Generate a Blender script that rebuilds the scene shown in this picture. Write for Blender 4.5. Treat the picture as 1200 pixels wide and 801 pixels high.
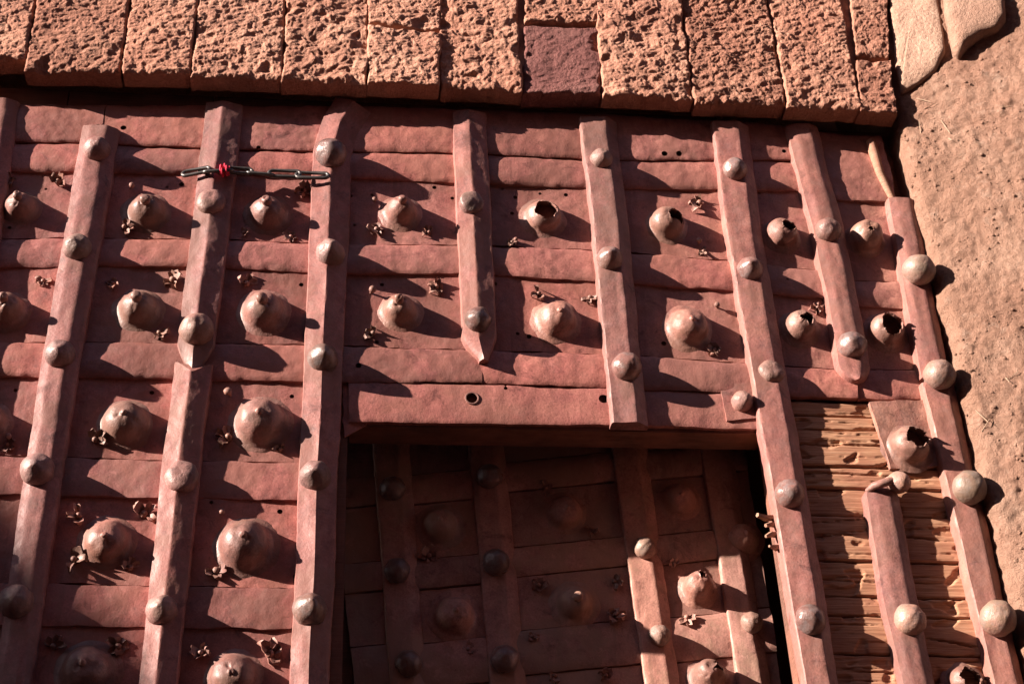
import bpy, math, random
from mathutils import Vector, Matrix, noise as N

random.seed(7)
for o in list(bpy.data.objects):
    bpy.data.objects.remove(o)
scene = bpy.context.scene
COL = scene.collection

# ------------------------------------------------------------------ camera
F = 1750.0                      # focal length in pixels of a 1200 px wide frame
DIST = 3.5
up_c = Vector((-130.0, 2670.0, -F)).normalized()
sl = 0.024
k = (130.0 + sl * 2670.0) / F
X_c = Vector((1.0, -sl, -k)).normalized()
Y_c = up_c.cross(X_c).normalized()
CW = Matrix((X_c, Y_c, up_c))   # camera coords -> world coords
P0 = Vector((0.0, 0.0, 3.5))
FWD = CW @ Vector((0, 0, -1))
EYE = P0 - FWD * DIST
cam = bpy.data.cameras.new('camera')
cam.lens = F / 1200.0 * 36.0
cam.sensor_width = 36.0
cam.clip_start = 0.05
cam.clip_end = 3000.0
camo = bpy.data.objects.new('camera', cam)
COL.objects.link(camo)
m4 = CW.to_4x4()
m4.translation = EYE
camo.matrix_world = m4
scene.camera = camo

# ------------------------------------------------------------------ light
SUNV = Vector((-3.2, -1.0, 1.25)).normalized()      # towards the sun
sun = bpy.data.lights.new('sun', 'SUN')
sun.energy = 5.0
sun.angle = math.radians(0.53)
sun.color = (1.0, 0.90, 0.79)
suno = bpy.data.objects.new('sun', sun)
COL.objects.link(suno)
suno.rotation_euler = SUNV.to_track_quat('Z', 'Y').to_euler()
suno.location = (-12, -8, 10)
world = bpy.data.worlds.new('World')
scene.world = world
world.use_nodes = True
wn = world.node_tree
wn.nodes.clear()
sky = wn.nodes.new('ShaderNodeTexSky')
sky.sky_type = 'NISHITA'
sky.sun_disc = False
sky.sun_elevation = math.asin(SUNV.z)
sky.sun_rotation = math.atan2(SUNV.x, SUNV.y)
sky.altitude = 800.0
sky.dust_density = 1.0
sky.air_density = 0.6
sky.ozone_density = 0.5
bg = wn.nodes.new('ShaderNodeBackground')
bg.inputs['Strength'].default_value = 0.065
wo = wn.nodes.new('ShaderNodeOutputWorld')
wn.links.new(sky.outputs[0], bg.inputs[0])
wn.links.new(bg.outputs[0], wo.inputs[0])
scene.view_settings.view_transform = 'Standard'
scene.view_settings.look = 'None'
scene.view_settings.gamma = 1.0
scene.view_settings.exposure = 1.93

# ------------------------------------------------------------------ helpers
def ray(px, py):
    return CW @ Vector(((px - 600.0) / F, -(py - 400.5) / F, -1.0))

def D(px, py, h=0.0):
    """point of the photograph on the plane h metres in front of the gate -> (x, z)"""
    d = ray(px, py)
    t = (-h - EYE.y) / d.y
    p = EYE + d * t
    return (p.x, p.z)

def S(px, py):
    d = ray(px, py)
    t = -EYE.y / d.y
    return t / F                    # metres per pixel there

def fbm(x, y, z, o=3):
    a, f, s = 1.0, 1.0, 0.0
    for _ in range(o):
        s += a * N.noise(Vector((x * f, y * f, z * f)))
        a *= 0.5
        f *= 2.03
    return s

def n3(x, y, z):
    return N.noise(Vector((x, y, z)))

def mesh_obj(name, verts, faces, mat, parent=None, smooth=True, sharp=40, kind=None):
    me = bpy.data.meshes.new(name)
    me.from_pydata(verts, [], faces)
    if smooth:
        me.polygons.foreach_set('use_smooth', [True] * len(me.polygons))
        if sharp:
            me.set_sharp_from_angle(angle=math.radians(sharp))
    me.materials.append(mat)
    o = bpy.data.objects.new(name, me)
    COL.objects.link(o)
    if parent:
        o.parent = parent           # vertices are in world coordinates
        if parent.type == 'EMPTY':
            o.matrix_parent_inverse = Matrix.Translation(-parent.location)
    if kind:
        o['kind'] = kind
    return o

def thing(name, label, cat, loc=(0, 0, 0), group=None):
    o = bpy.data.objects.new(name, None)
    o.empty_display_size = 0.1
    COL.objects.link(o)
    o.location = loc
    o['label'] = label
    o['category'] = cat
    if group:
        o['group'] = group
    return o

def box_data(x0, x1, y0, y1, z0, z1):
    v = [(x0, y0, z0), (x1, y0, z0), (x1, y1, z0), (x0, y1, z0),
         (x0, y0, z1), (x1, y0, z1), (x1, y1, z1), (x0, y1, z1)]
    f = [(0, 3, 2, 1), (4, 5, 6, 7), (0, 1, 5, 4), (1, 2, 6, 5), (2, 3, 7, 6), (3, 0, 4, 7)]
    return v, f

def lerp(a, b, t):
    return a + (b - a) * t

def poly(pts, x):
    """piecewise linear y(x)"""
    if x <= pts[0][0]:
        (a, b), (c, d) = pts[0], pts[1]
    elif x >= pts[-1][0]:
        (a, b), (c, d) = pts[-2], pts[-1]
    else:
        for i in range(len(pts) - 1):
            if pts[i][0] <= x <= pts[i + 1][0]:
                (a, b), (c, d) = pts[i], pts[i + 1]
                break
    return b + (d - b) * (x - a) / (c - a)

def patch(name, c, base, mat, parent, prof=None, cell=0.005, thick=0.01, wob=0.0015,
          dent=((0.002, 9.0), (0.0007, 40.0)), holes=(), sharp=50, seed=None, relief=None):
    """plate or block: c = four (x,z) corners TL TR BR BL; base height above the gate plane"""
    if seed is None:
        seed = random.uniform(0, 100)
    TL, TR, BR, BL = c
    w = max(math.hypot(TR[0] - TL[0], TR[1] - TL[1]), math.hypot(BR[0] - BL[0], BR[1] - BL[1]))
    hh = max(math.hypot(BL[0] - TL[0], BL[1] - TL[1]), math.hypot(BR[0] - TR[0], BR[1] - TR[1]))
    nu = max(2, int(w / cell))
    nv = max(2, int(hh / cell))
    V, Fc = [], []
    XZ = []
    for j in range(nv + 1):
        v = j / nv
        for i in range(nu + 1):
            u = i / nu
            x = lerp(lerp(TL[0], TR[0], u), lerp(BL[0], BR[0], u), v)
            z = lerp(lerp(TL[1], TR[1], u), lerp(BL[1], BR[1], u), v)
            x += wob * (n3(x * 14, z * 14, seed) + 0.6 * n3(x * 45, z * 45, seed + 3))
            z += wob * (n3(x * 14, z * 14, seed + 9) + 0.6 * n3(x * 45, z * 45, seed + 6))
            for (hx, hz, r) in holes:
                d = math.hypot(x - hx, z - hz)
                if r < d < r + cell * 1.3 and d > 1e-6:
                    x = hx + (x - hx) / d * r
                    z = hz + (z - hz) / d * r
            h = base
            if prof:
                h += prof(u, v)
            for (a, fr) in dent:
                h += a * n3(x * fr, z * fr, seed + fr)
            if relief:
                h += relief(x, z, seed, u, v)
            XZ.append((x, z))
            V.append((x, -h, z))
    R = nu + 1
    for j in range(nv):
        for i in range(nu):
            a, b, cc, d = (j + 1) * R + i, (j + 1) * R + i + 1, j * R + i + 1, j * R + i
            if holes:
                mx = sum(XZ[q][0] for q in (a, b, cc, d)) / 4
                mz = sum(XZ[q][1] for q in (a, b, cc, d)) / 4
                if any(math.hypot(mx - hx, mz - hz) < r for hx, hz, r in holes):
                    continue
            Fc.append((a, b, cc, d))
    ring = [i for i in range(R)] + [j * R + nu for j in range(1, nv + 1)] + \
           [nv * R + i for i in range(nu - 1, -1, -1)] + [j * R for j in range(nv - 1, 0, -1)]
    b0 = len(V)
    for q in ring:
        x, y, z = V[q]
        V.append((x, -(base - thick), z))
    L = len(ring)
    for q in range(L):
        a, b = ring[q], ring[(q + 1) % L]
        Fc.append((a, b, b0 + (q + 1) % L, b0 + q))
    return mesh_obj(name, V, Fc, mat, parent, sharp=sharp)

def lathe(prof, seg, wobf=None):
    """prof: list of (r, h) from the rim upwards; returns verts, faces (local x, h->-y, z)"""
    V, Fc = [], []
    for (r, h) in prof:
        for s in range(seg):
            a = 2 * math.pi * s / seg
            x, z, hh = r * math.cos(a), r * math.sin(a), h
            if wobf:
                x, z, hh = wobf(x, z, hh)
            V.append((x, -hh, z))
    for j in range(len(prof) - 1):
        for s in range(seg):
            t = (s + 1) % seg
            Fc.append((j * seg + s, j * seg + t, (j + 1) * seg + t, (j + 1) * seg + s))
    return V, Fc

# ------------------------------------------------------------------ materials
def nt(mat):
    mat.use_nodes = True
    t = mat.node_tree
    t.nodes.clear()
    return t

def ramp(t, src, stops):
    r = t.nodes.new('ShaderNodeValToRGB')
    e = r.color_ramp.elements
    while len(e) < len(stops):
        e.new(0.5)
    for q, (p, c) in zip(e, stops):
        q.position = p
        q.color = (c[0], c[1], c[2], 1) if not isinstance(c, float) else (c, c, c, 1)
    t.links.new(src, r.inputs[0])
    return r.outputs[0]

def noi(t, vec, scale, detail=6.0, rough=0.6, dist=0.0):
    n = t.nodes.new('ShaderNodeTexNoise')
    n.inputs['Scale'].default_value = scale
    n.inputs['Detail'].default_value = detail
    n.inputs['Roughness'].default_value = rough
    n.inputs['Distortion'].default_value = dist
    t.links.new(vec, n.inputs['Vector'])
    return n.outputs[0]

def mixc(t, fac, a, b, mode='MIX'):
    m = t.nodes.new('ShaderNodeMix')
    m.data_type = 'RGBA'
    m.blend_type = mode
    for s, q in ((fac, 0), (a, 6), (b, 7)):
        if hasattr(s, 'links'):
            t.links.new(s, m.inputs[q])
        elif isinstance(s, (int, float)):
            m.inputs[q].default_value = s
        else:
            m.inputs[q].default_value = (s[0], s[1], s[2], 1)
    return m.outputs[2]

def math_n(t, op, a, b):
    m = t.nodes.new('ShaderNodeMath')
    m.operation = op
    for s, q in ((a, 0), (b, 1)):
        if hasattr(s, 'links'):
            t.links.new(s, m.inputs[q])
        else:
            m.inputs[q].default_value = s
    return m.outputs[0]

def position(t):
    return t.nodes.new('ShaderNodeNewGeometry').outputs['Position']

def finish(t, col, rough, metal=0.0, bump=None, dist=0.002, strength=1.0, spec=0.5):
    p = t.nodes.new('ShaderNodeBsdfPrincipled')
    out = t.nodes.new('ShaderNodeOutputMaterial')
    for s, nme in ((col, 'Base Color'), (rough, 'Roughness'), (metal, 'Metallic')):
        if hasattr(s, 'links'):
            t.links.new(s, p.inputs[nme])
        elif isinstance(s, (int, float)):
            p.inputs[nme].default_value = s
        else:
            p.inputs[nme].default_value = (s[0], s[1], s[2], 1)
    p.inputs['Specular IOR Level'].default_value = spec
    if bump is not None:
        b = t.nodes.new('ShaderNodeBump')
        b.inputs['Distance'].default_value = dist
        b.inputs['Strength'].default_value = strength
        t.links.new(bump, b.inputs['Height'])
        t.links.new(b.outputs[0], p.inputs['Normal'])
    t.links.new(p.outputs[0], out.inputs[0])

def iron_paint(name, c_dark, c_mid, c_light, dustc, dust=0.35, metal=0.0, rough=0.55, worn=0.0, bumpd=0.0018):
    """iron sheet under old red-oxide paint, dusty and worn"""
    mat = bpy.data.materials.new(name)
    t = nt(mat)
    P = position(t)
    big = noi(t, P, 5.0, 5, 0.6)
    mid = noi(t, P, 26.0, 6, 0.65, 0.4)
    fine = noi(t, P, 160.0, 4, 0.65)
    c = ramp(t, mid, [(0.28, c_dark), (0.5, c_mid), (0.72, c_light)])
    c = mixc(t, ramp(t, big, [(0.35, 0.0), (0.7, 0.55)]), c, [q * 0.78 for q in c_mid])
    # dust: thicker towards the plastered end of the gate
    sx = t.nodes.new('ShaderNodeSeparateXYZ')
    t.links.new(P, sx.inputs[0])
    g = t.nodes.new('ShaderNodeMapRange')
    g.inputs['From Min'].default_value = -0.7
    g.inputs['From Max'].default_value = 1.1
    g.inputs['To Min'].default_value = 0.15
    g.inputs['To Max'].default_value = 1.0
    t.links.new(sx.outputs[0], g.inputs['Value'])
    dn = ramp(t, noi(t, P, 11.0, 7, 0.7), [(0.32, 0.0), (0.68, 1.0)])
    c = mixc(t, math_n(t, 'MULTIPLY', math_n(t, 'MULTIPLY', dn, g.outputs[0]), dust), c, dustc)
    # chipped specks
    ch = ramp(t, fine, [(0.30, 1.0), (0.38, 0.0)])
    c = mixc(t, math_n(t, 'MULTIPLY', ch, 0.6), c, [q * 0.35 for q in c_dark])
    st = ramp(t, noi(t, P, 17.0, 8, 0.75, 0.8), [(0.54, 0.0), (0.68, 0.85)])
    c = mixc(t, st, c, [q * 0.55 for q in c_dark])
    sp = ramp(t, noi(t, P, 240.0, 3, 0.6), [(0.25, 0.78), (0.75, 1.2)])
    c = mixc(t, 1.0, c, sp, 'MULTIPLY')
    # runs of rain and rust, and patches where the paint has gone brown
    mpn = t.nodes.new('ShaderNodeMapping')
    mpn.inputs['Scale'].default_value = (46.0, 46.0, 3.5)
    t.links.new(P, mpn.inputs['Vector'])
    runs = ramp(t, noi(t, mpn.outputs[0], 1.0, 4, 0.6), [(0.52, 0.0), (0.66, 0.55)])
    c = mixc(t, runs, c, [c_mid[0] * 0.62, c_mid[1] * 0.72, c_mid[2] * 0.66])
    pat = ramp(t, noi(t, P, 4.2, 9, 0.72), [(0.49, 0.0), (0.54, 0.65), (0.7, 0.8)])
    c = mixc(t, pat, c, [c_mid[0] * 0.80, c_mid[1] * 0.98, c_mid[2] * 0.86])
    lite = ramp(t, noi(t, P, 31.0, 7, 0.75, 0.5), [(0.58, 0.0), (0.66, 0.65)])
    c = mixc(t, lite, c, c_light)
    oi = t.nodes.new('ShaderNodeObjectInfo')
    c = mixc(t, 1.0, c, ramp(t, oi.outputs['Random'], [(0.0, (0.72, 0.70, 0.68)), (0.35, (0.95, 1.0, 1.0)), (0.7, (1.0, 0.95, 0.92)), (1.0, (1.12, 1.08, 1.02))]), 'MULTIPLY')
    r = ramp(t, mid, [(0.3, rough + 0.12), (0.7, rough - 0.12)])
    m = metal
    if worn > 0:
        wm = ramp(t, noi(t, P, 34.0, 6, 0.7), [(0.47 , 0.0), (0.62, 1.0)])
        wm = math_n(t, 'MULTIPLY', wm, worn)
        c = mixc(t, wm, c, (0.30, 0.265, 0.26))
        m = math_n(t, 'MULTIPLY', wm, 0.8)
        r = mixc(t, wm, r, (0.33, 0.33, 0.33))
    bsum = math_n(t, 'ADD', math_n(t, 'MULTIPLY', noi(t, P, 60.0, 3, 0.5), 0.45), math_n(t, 'MULTIPLY', fine, 0.5))
    finish(t, c, r, m, bsum, bumpd, 0.8, 0.4)
    return mat

RED_D, RED_M, RED_L = (0.165, 0.052, 0.046), (0.27, 0.086, 0.076), (0.35, 0.13, 0.113)
DUST = (0.47, 0.245, 0.17)
M_SHEET = iron_paint('red_oxide_sheet', RED_D, RED_M, RED_L, DUST, 0.55, rough=0.52)
M_STRIP = iron_paint('red_oxide_strip', (0.175, 0.056, 0.051), (0.285, 0.093, 0.084), (0.365, 0.14, 0.122), DUST, 0.45, rough=0.48)
M_STRAP = iron_paint('strap_iron', (0.15, 0.053, 0.048), (0.245, 0.09, 0.081), (0.315, 0.135, 0.121), DUST, 0.32, rough=0.58, worn=0.07)
M_BOSS = iron_paint('boss_iron', (0.14, 0.055, 0.047), (0.235, 0.095, 0.08), (0.32, 0.15, 0.125), (0.47, 0.265, 0.19), 0.55, rough=0.5, worn=0.1, bumpd=0.0026)
M_STUD = iron_paint('stud_iron', (0.14, 0.07, 0.065), (0.23, 0.11, 0.10), (0.32, 0.17, 0.15), DUST, 0.25, rough=0.5, worn=0.1, bumpd=0.0035)
M_BARE = iron_paint('bare_iron', (0.10, 0.045, 0.040), (0.17, 0.080, 0.072), (0.24, 0.125, 0.112), DUST, 0.15, rough=0.34, worn=0.32, bumpd=0.0028)
M_DUSTY = iron_paint('dusty_iron', (0.15, 0.072, 0.058), (0.25, 0.135, 0.108), (0.34, 0.205, 0.168), DUST, 0.3, rough=0.5, worn=0.25, bumpd=0.0035)
M_ROSE = iron_paint('rosette_iron', (0.15, 0.06, 0.05), (0.26, 0.11, 0.09), (0.38, 0.18, 0.14), DUST, 0.5, rough=0.6, worn=0.1)
M_WICK = iron_paint('wicket_iron', (0.22, 0.095, 0.078), (0.36, 0.165, 0.135), (0.45, 0.225, 0.185), DUST, 0.3, rough=0.62)

def stone_mat(name, a, b, c, dark=None):
    mat = bpy.data.materials.new(name)
    t = nt(mat)
    P = position(t)
    col = ramp(t, noi(t, P, 9.0, 7, 0.65), [(0.3, a), (0.5, b), (0.72, c)])
    sp = ramp(t, noi(t, P, 140.0, 4, 0.7), [(0.3, (0.62, 0.56, 0.53)), (0.62, (1.1, 1.08, 1.06))])
    col = mixc(t, 0.7, col, sp, 'MULTIPLY')
    oi = t.nodes.new('ShaderNodeObjectInfo')
    col = mixc(t, 1.0, col, ramp(t, oi.outputs['Random'], [(0.0, (0.78, 0.72, 0.70)), (0.5, (1.0, 0.97, 0.95)), (1.0, (1.10, 1.12, 1.12))]), 'MULTIPLY')
    col = mixc(t, ramp(t, noi(t, P, 5.5, 8, 0.7), [(0.48, 0.0), (0.64, 0.55)]), col, [q * 0.72 for q in a])
    b1 = math_n(t, 'ADD', noi(t, P, 110.0, 6, 0.65), math_n(t, 'MULTIPLY', noi(t, P, 320.0, 4, 0.6), 0.4))
    finish(t, col, 0.9, 0.0, b1, 0.006, 1.0, 0.2)
    return mat

M_STONE = stone_mat('red_sandstone', (0.33, 0.145, 0.10), (0.415, 0.20, 0.14), (0.49, 0.265, 0.19))
M_STONE_P = stone_mat('purple_sandstone', (0.14, 0.052, 0.048), (0.195, 0.078, 0.07), (0.25, 0.115, 0.10))
M_STONE_L = stone_mat('pale_carved_stone', (0.30, 0.175, 0.128), (0.36, 0.22, 0.163), (0.42, 0.275, 0.21))

def plaster_mat():
    mat = bpy.data.materials.new('mud_plaster')
    t = nt(mat)
    P = position(t)
    col = ramp(t, noi(t, P, 6.0, 8, 0.65), [(0.3, (0.26, 0.135, 0.096)), (0.5, (0.325, 0.18, 0.130)), (0.7, (0.385, 0.235, 0.175))])
    sp = ramp(t, noi(t, P, 90.0, 6, 0.7), [(0.33, (0.6, 0.53, 0.48)), (0.55, (1.05, 1.03, 1.0))])
    col = mixc(t, 0.7, col, sp, 'MULTIPLY')
    col = mixc(t, ramp(t, noi(t, P, 2.6, 7, 0.7), [(0.46, 0.0), (0.62, 0.5)]), col, (0.30, 0.165, 0.115))
    col = mixc(t, ramp(t, noi(t, P, 22.0, 7, 0.75), [(0.56, 0.0), (0.66, 0.45)]), col, (0.42, 0.28, 0.215))
    b1 = math_n(t, 'ADD', noi(t, P, 70.0, 9, 0.75), math_n(t, 'MULTIPLY', noi(t, P, 260.0, 5, 0.7), 0.7))
    finish(t, col, 0.95, 0.0, b1, 0.011, 1.0, 0.1)
    return mat
M_PLAST = plaster_mat()

def wood_mat(name, a, b, c):
    mat = bpy.data.materials.new(name)
    t = nt(mat)
    P = position(t)
    mp = t.nodes.new('ShaderNodeMapping')
    mp.inputs['Scale'].default_value = (1.2, 6.0, 34.0)
    t.links.new(P, mp.inputs['Vector'])
    g = noi(t, mp.outputs[0], 9.0, 8, 0.7, 0.12)
    col = ramp(t, g, [(0.3, a), (0.5, b), (0.68, c)])
    col = mixc(t, ramp(t, noi(t, P, 7.0, 4, 0.6), [(0.4, 0.0), (0.65, 0.6)]), col, (0.30, 0.115, 0.075))
    finish(t, col, 0.85, 0.0, g, 0.0016, 0.7, 0.2)
    return mat
M_WOOD = wood_mat('weathered_wood', (0.17, 0.07, 0.038), (0.39, 0.195, 0.112), (0.52, 0.305, 0.195))
M_WOODP = wood_mat('pale_split_wood', (0.18, 0.09, 0.06), (0.28, 0.155, 0.105), (0.36, 0.225, 0.16))
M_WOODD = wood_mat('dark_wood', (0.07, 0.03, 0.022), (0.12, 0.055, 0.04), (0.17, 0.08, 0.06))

def plain(name, col, rough, metal=0.0, sc=60.0, amp=0.3, bd=0.001):
    mat = bpy.data.materials.new(name)
    t = nt(mat)
    P = position(t)
    n = noi(t, P, sc, 5, 0.6)
    c = ramp(t, n, [(0.3, [q * (1 - amp) for q in col]), (0.7, [min(1, q * (1 + amp)) for q in col])])
    finish(t, c, rough, metal, n, bd, 0.6)
    return mat
M_STEEL = plain('chain_steel', (0.085, 0.072, 0.068), 0.42, 0.6)
M_THREAD = plain('red_thread', (0.55, 0.015, 0.05), 0.8, 0.0, 300.0, 0.5)
M_EARTH = plain('dry_earth', (0.20, 0.115, 0.08), 0.95, 0.0, 3.0, 0.25, 0.01)
M_STRAW = plain('straw', (0.42, 0.29, 0.20), 0.8)

# ------------------------------------------------------------------ ground and gateway
def structure(o):
    o['kind'] = 'structure'
    return o

gv, gf = [], []
g = 1500.0
structure(mesh_obj('ground', [(-g, -g, 0), (g, -g, 0), (g, g, 0), (-g, g, 0)], [(0, 1, 2, 3)], M_EARTH))

# world coordinates of the main lines
X_EDGE = D(1111, 450)[0]                 # right edge of the opening
Z_TOP = D(560, 126)[1]                   # top of the gate leaf
X_LEFT = -2.6                            # left end of the leaf, outside the frame

# passage behind the gate: closed, dark
pv = [(X_LEFT - 0.6, 0.55, 0), (X_EDGE + 0.5, 0.55, 0), (X_EDGE + 0.5, 4.0, 0), (X_LEFT - 0.6, 4.0, 0)]
pv += [(x, y, Z_TOP + 0.5) for (x, y, z) in pv]
structure(mesh_obj('passage_walls', [(x, (0.36 if y < 1 else y), z) for x, y, z in pv],
                   [(1, 2, 6, 5), (2, 3, 7, 6), (3, 0, 4, 7), (4, 5, 6, 7)], M_STONE, smooth=False))

# ---- bastion to the left of the viewer, out of frame, throws the shadow at lower left
A = Vector((D(-10, 545)[0], 0, D(-10, 545)[1]))
B = Vector((D(228, 801)[0], 0, D(228, 801)[1]))
tA = 8.0
A2, B2 = A + SUNV * tA, B + SUNV * tA
dirn = (B2 - A2)
low = A2 + dirn * ((0 - A2.z) / dirn.z)
hi = A2 + dirn * ((8.5 - A2.z) / dirn.z)
y0 = A2.y
bp = [(low.x, 0.0), (hi.x, 8.5), (hi.x - 2.6, 8.5), (hi.x - 2.6, 0.0)]
bv = [(x, y0, z) for x, z in bp] + [(x, -0.15, z) for x, z in bp]
bast = mesh_obj('bastion', bv, [(0, 1, 2, 3), (7, 6, 5, 4), (0, 4, 5, 1), (1, 5, 6, 2), (2, 6, 7, 3)], M_STONE, smooth=False)
bast['label'] = 'sloping red sandstone bastion to the left of the gateway'
bast['category'] = 'bastion'
# ---- high wall behind the viewer, added out of view to block sky light
v, f = box_data(-9.0, 16.0, -9.0, -7.5, 0.0, 11.0)
cw = mesh_obj('shade_wall', v, f, M_STONE, smooth=False)
cw['label'] = 'unseen high sandstone wall added opposite the gate to block sky light'
cw['category'] = 'wall'
v, f = box_data(-15.5, -14.0, -17.0, -2.2, 0.0, 7.7)  # unseen wall added on the left to keep sun off the ground
cw = mesh_obj('shade_wall', v, f, M_STONE, smooth=False)
cw['label'] = 'unseen lower sandstone wall added on the left to shade the ground'
cw['category'] = 'wall'

# ------------------------------------------------------------------ stone lintel above the gate
H_L = 0.096
lint = thing('stone_lintel', 'course of pitted red sandstone blocks above the iron gate', 'stone wall', (0, -H_L, Z_TOP))
lint_children = []

def pecked(amp):
    def f(x, z, s, u, v):
        w = 0.012 * N.noise(Vector((x * 25, z * 25, s + 4)))
        k_ = 0.6 if amp > 1.3 else 1.0
        X, Z = (x + w) * k_, (z + w * 0.7) * k_
        r = N.noise(Vector((X * 46 + Z * 20, Z * 72 - X * 14, s)))
        r2 = N.noise(Vector((X * 105, Z * 130, s + 6)))
        r3 = N.noise(Vector((X * 210, Z * 240, s + 9)))
        big = N.noise(Vector((x * 11, z * 11, s + 8)))
        e = min(u, 1 - u, 1 - v, v)
        edge = -0.007 * max(0.0, 1 - e / 0.025) ** 2
        chip = -0.02 * max(0.0, N.noise(Vector((x * 24, z * 24, s + 20))) - 0.15) * max(0.0, 1 - e / 0.2)
        return amp * (0.0042 * r + 0.0017 * r2 + 0.0017 * r3 + 0.0060 * big) + edge + chip
    return f

def block(tl, tr, br, bl, mat=None, amp=1.0, dh=0.0, cell=0.0023):
    c = [D(*p, H_L) for p in (tl, tr, br, bl)]
    o = patch('stone_block', c, H_L - 0.005 + dh, mat or M_STONE, lint, cell=cell, thick=0.055,
              wob=0.005, dent=(), relief=pecked(amp), sharp=70)
    lint_children.append(o)
    return o

gap = 0.5
def col_x(xb, y):           # verticals converge upwards
    return xb + (y - 100) * (xb - 470) / 2570.0
def stone_col(x0, x1, y0, y1l, y1r, **kw):
    block((col_x(x0, y0) + gap, y0), (col_x(x1, y0) - gap, y0), (col_x(x1, y1r) - gap, y1r), (col_x(x0, y1l) + gap, y1l), **kw)

stone_col(-130, 24, -75, 66, 68)
stone_col(24, 139, -85, 80, 83, amp=0.9)
stone_col(139, 222, -80, 84, 84, dh=0.004)
stone_col(222, 330, -70, 88, 90, dh=0.002)
stone_col(330, 431, -78, 92, 95, amp=1.5)
block((432, -70), (522, -68), (517, 35), (431, 25), amp=1.1)
block((431, 27.5), (517, 37.5), (515, 99), (431, 96), dh=0.004)
stone_col(516, 613, -70, 99, 103, amp=1.45, dh=-0.003)
block((617, -66), (712, -62), (707, 26), (615, 23), amp=1.1)
block((615, 26), (706, 29), (705, 107), (613.5, 104), mat=M_STONE_P, amp=0.5, dh=-0.006)
stone_col(706, 812, -66, 109, 114, amp=1.5, dh=0.003)
stone_col(812, 919, -60, 117, 121, amp=1.15)
stone_col(919, 1007, -60, 123, 127, amp=1.0, dh=0.002)
block((990, -60), (1040, -58), (1043, 66), (1004, 64), amp=0.9)
block((1005, 69), (1044, 70), (1052, 131), (1009, 128), amp=0.9, dh=0.003)
# next course up and further left, out of frame
xs = [-700, -520, -330, -130, 40, 210, 380, 560, 730, 900, 1040]
for i in range(len(xs) - 1):
    block((xs[i] + 2, -235), (xs[i + 1] - 2, -232), (xs[i + 1] - 2, -92), (xs[i] + 2, -92), cell=0.0045, dh=-0.012)
for a, b in ((-520, -330), (-330, -130), (-700, -520)):
    block((a + 2, -86), (b - 2, -86), (b - 2, 62), (a + 2, 58), cell=0.0045)
zm = D(24, 62, H_L)[1] + 0.02
v, f = box_data(-2.8, D(1040, 60, H_L)[0], -(H_L - 0.022), -(H_L - 0.052), zm, Z_TOP + 1.0)
mesh_obj('mortar', v, f, M_STONE, lint, smooth=False)
v, f = box_data(-2.8, X_EDGE + 0.3, -(H_L - 0.053), 0.4, Z_TOP + 0.34, Z_TOP + 1.2)
mesh_obj('stone_core', v, f, M_STONE, lint, smooth=False)

# ------------------------------------------------------------------ plastered wall on the right
TH = math.radians(20)
H_W = 0.058
wall = thing('plastered_wall', 'rough mud plastered wall along the right edge of the gate', 'wall', (X_EDGE, -H_W, 0))
def wall_pt(s, z, n=0.0):
    """s metres along the splayed face from the edge, n metres proud of it"""
    dx, dy = math.cos(TH), -math.sin(TH)
    nx, ny = -math.sin(TH), -math.cos(TH)
    return (X_EDGE + dx * s + nx * n, -H_W + dy * s + ny * n, z)
def wall_px(px, py):
    """pixel -> (s, z) on the splayed face"""
    d = ray(px, py)
    o = EYE - Vector((X_EDGE, -H_W, 0))
    nx, ny = -math.sin(TH), -math.cos(TH)
    t = -(o.x * nx + o.y * ny) / (d.x * nx + d.y * ny)
    p = EYE + d * t
    return ((p.x - X_EDGE) * math.cos(TH) - (p.y + H_W) * math.sin(TH), p.z)

def wall_relief(s, z):
    e = max(0.0, 1 - s / 0.03)
    r = 0.011 * fbm(s * 5, z * 5, 3.3, 3) + 0.005 * fbm(s * 26, z * 26, 8.1, 3)
    pit = N.noise(Vector((s * 34, z * 34, 5.0)))
    r += 0.003 * fbm(s * 48, z * 48, 31.0, 2)
    g2 = N.noise(Vector((s * 75, z * 75, 15.0)))
    r += 0.0025 * g2
    return r - 0.02 * e * e
def wall_grid(name, s0, s1, z0, z1, cell, mat):
    nu, nv = int((s1 - s0) / cell), int((z1 - z0) / cell)
    V, Fc = [], []
    for j in range(nv + 1):
        z = lerp(z0, z1, j / nv)
        for i in range(nu + 1):
            s = lerp(s0, s1, i / nu)
            ed = 0.010 * fbm(z * 9, 2.2, 0.4, 3) + 0.005 * n3(z * 50, 1.1, 3) if s < 0.06 else 0.0
            fade = max(0.0, 1 - s / 0.06)
            V.append(wall_pt(s + ed * fade, z, wall_relief(s, z)))
    R = nu + 1
    for j in range(nv):
        for i in range(nu):
            Fc.append((j * R + i, j * R + i + 1, (j + 1) * R + i + 1, (j + 1) * R + i))
    if s0 == 0.0:           # return of the edge, back towards the gate
        b0 = len(V)
        for j in range(nv + 1):
            x, y, z = V[j * R]
            V.append((x + 0.004, 0.06, z))
        b1 = len(V)
        for j in range(nv + 1):
            x, y, z = V[b0 + j]
            V.append((x, 0.36, z))
        for j in range(nv):
            Fc.append((b0 + j, j * R, (j + 1) * R, b0 + j + 1))
            Fc.append((b1 + j, b0 + j, b0 + j + 1, b1 + j + 1))
    return mesh_obj(name, V, Fc, mat, wall, sharp=None)
zb = wall_px(1200, 801)[1] - 0.12
zt = wall_px(1100, 0)[1] + 0.12
wall_grid('plaster', 0.0, 0.56, zb, zt, 0.0045, M_PLAST)
wall_grid('plaster', 0.56, 1.3, zb, zt, 0.009, M_PLAST)
wall_grid('plaster', 1.3, 2.6, zb, zt, 0.02, M_PLAST)
wall_grid('plaster', 0.56, 2.6, 0.0, zb, 0.06, M_PLAST)
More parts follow.
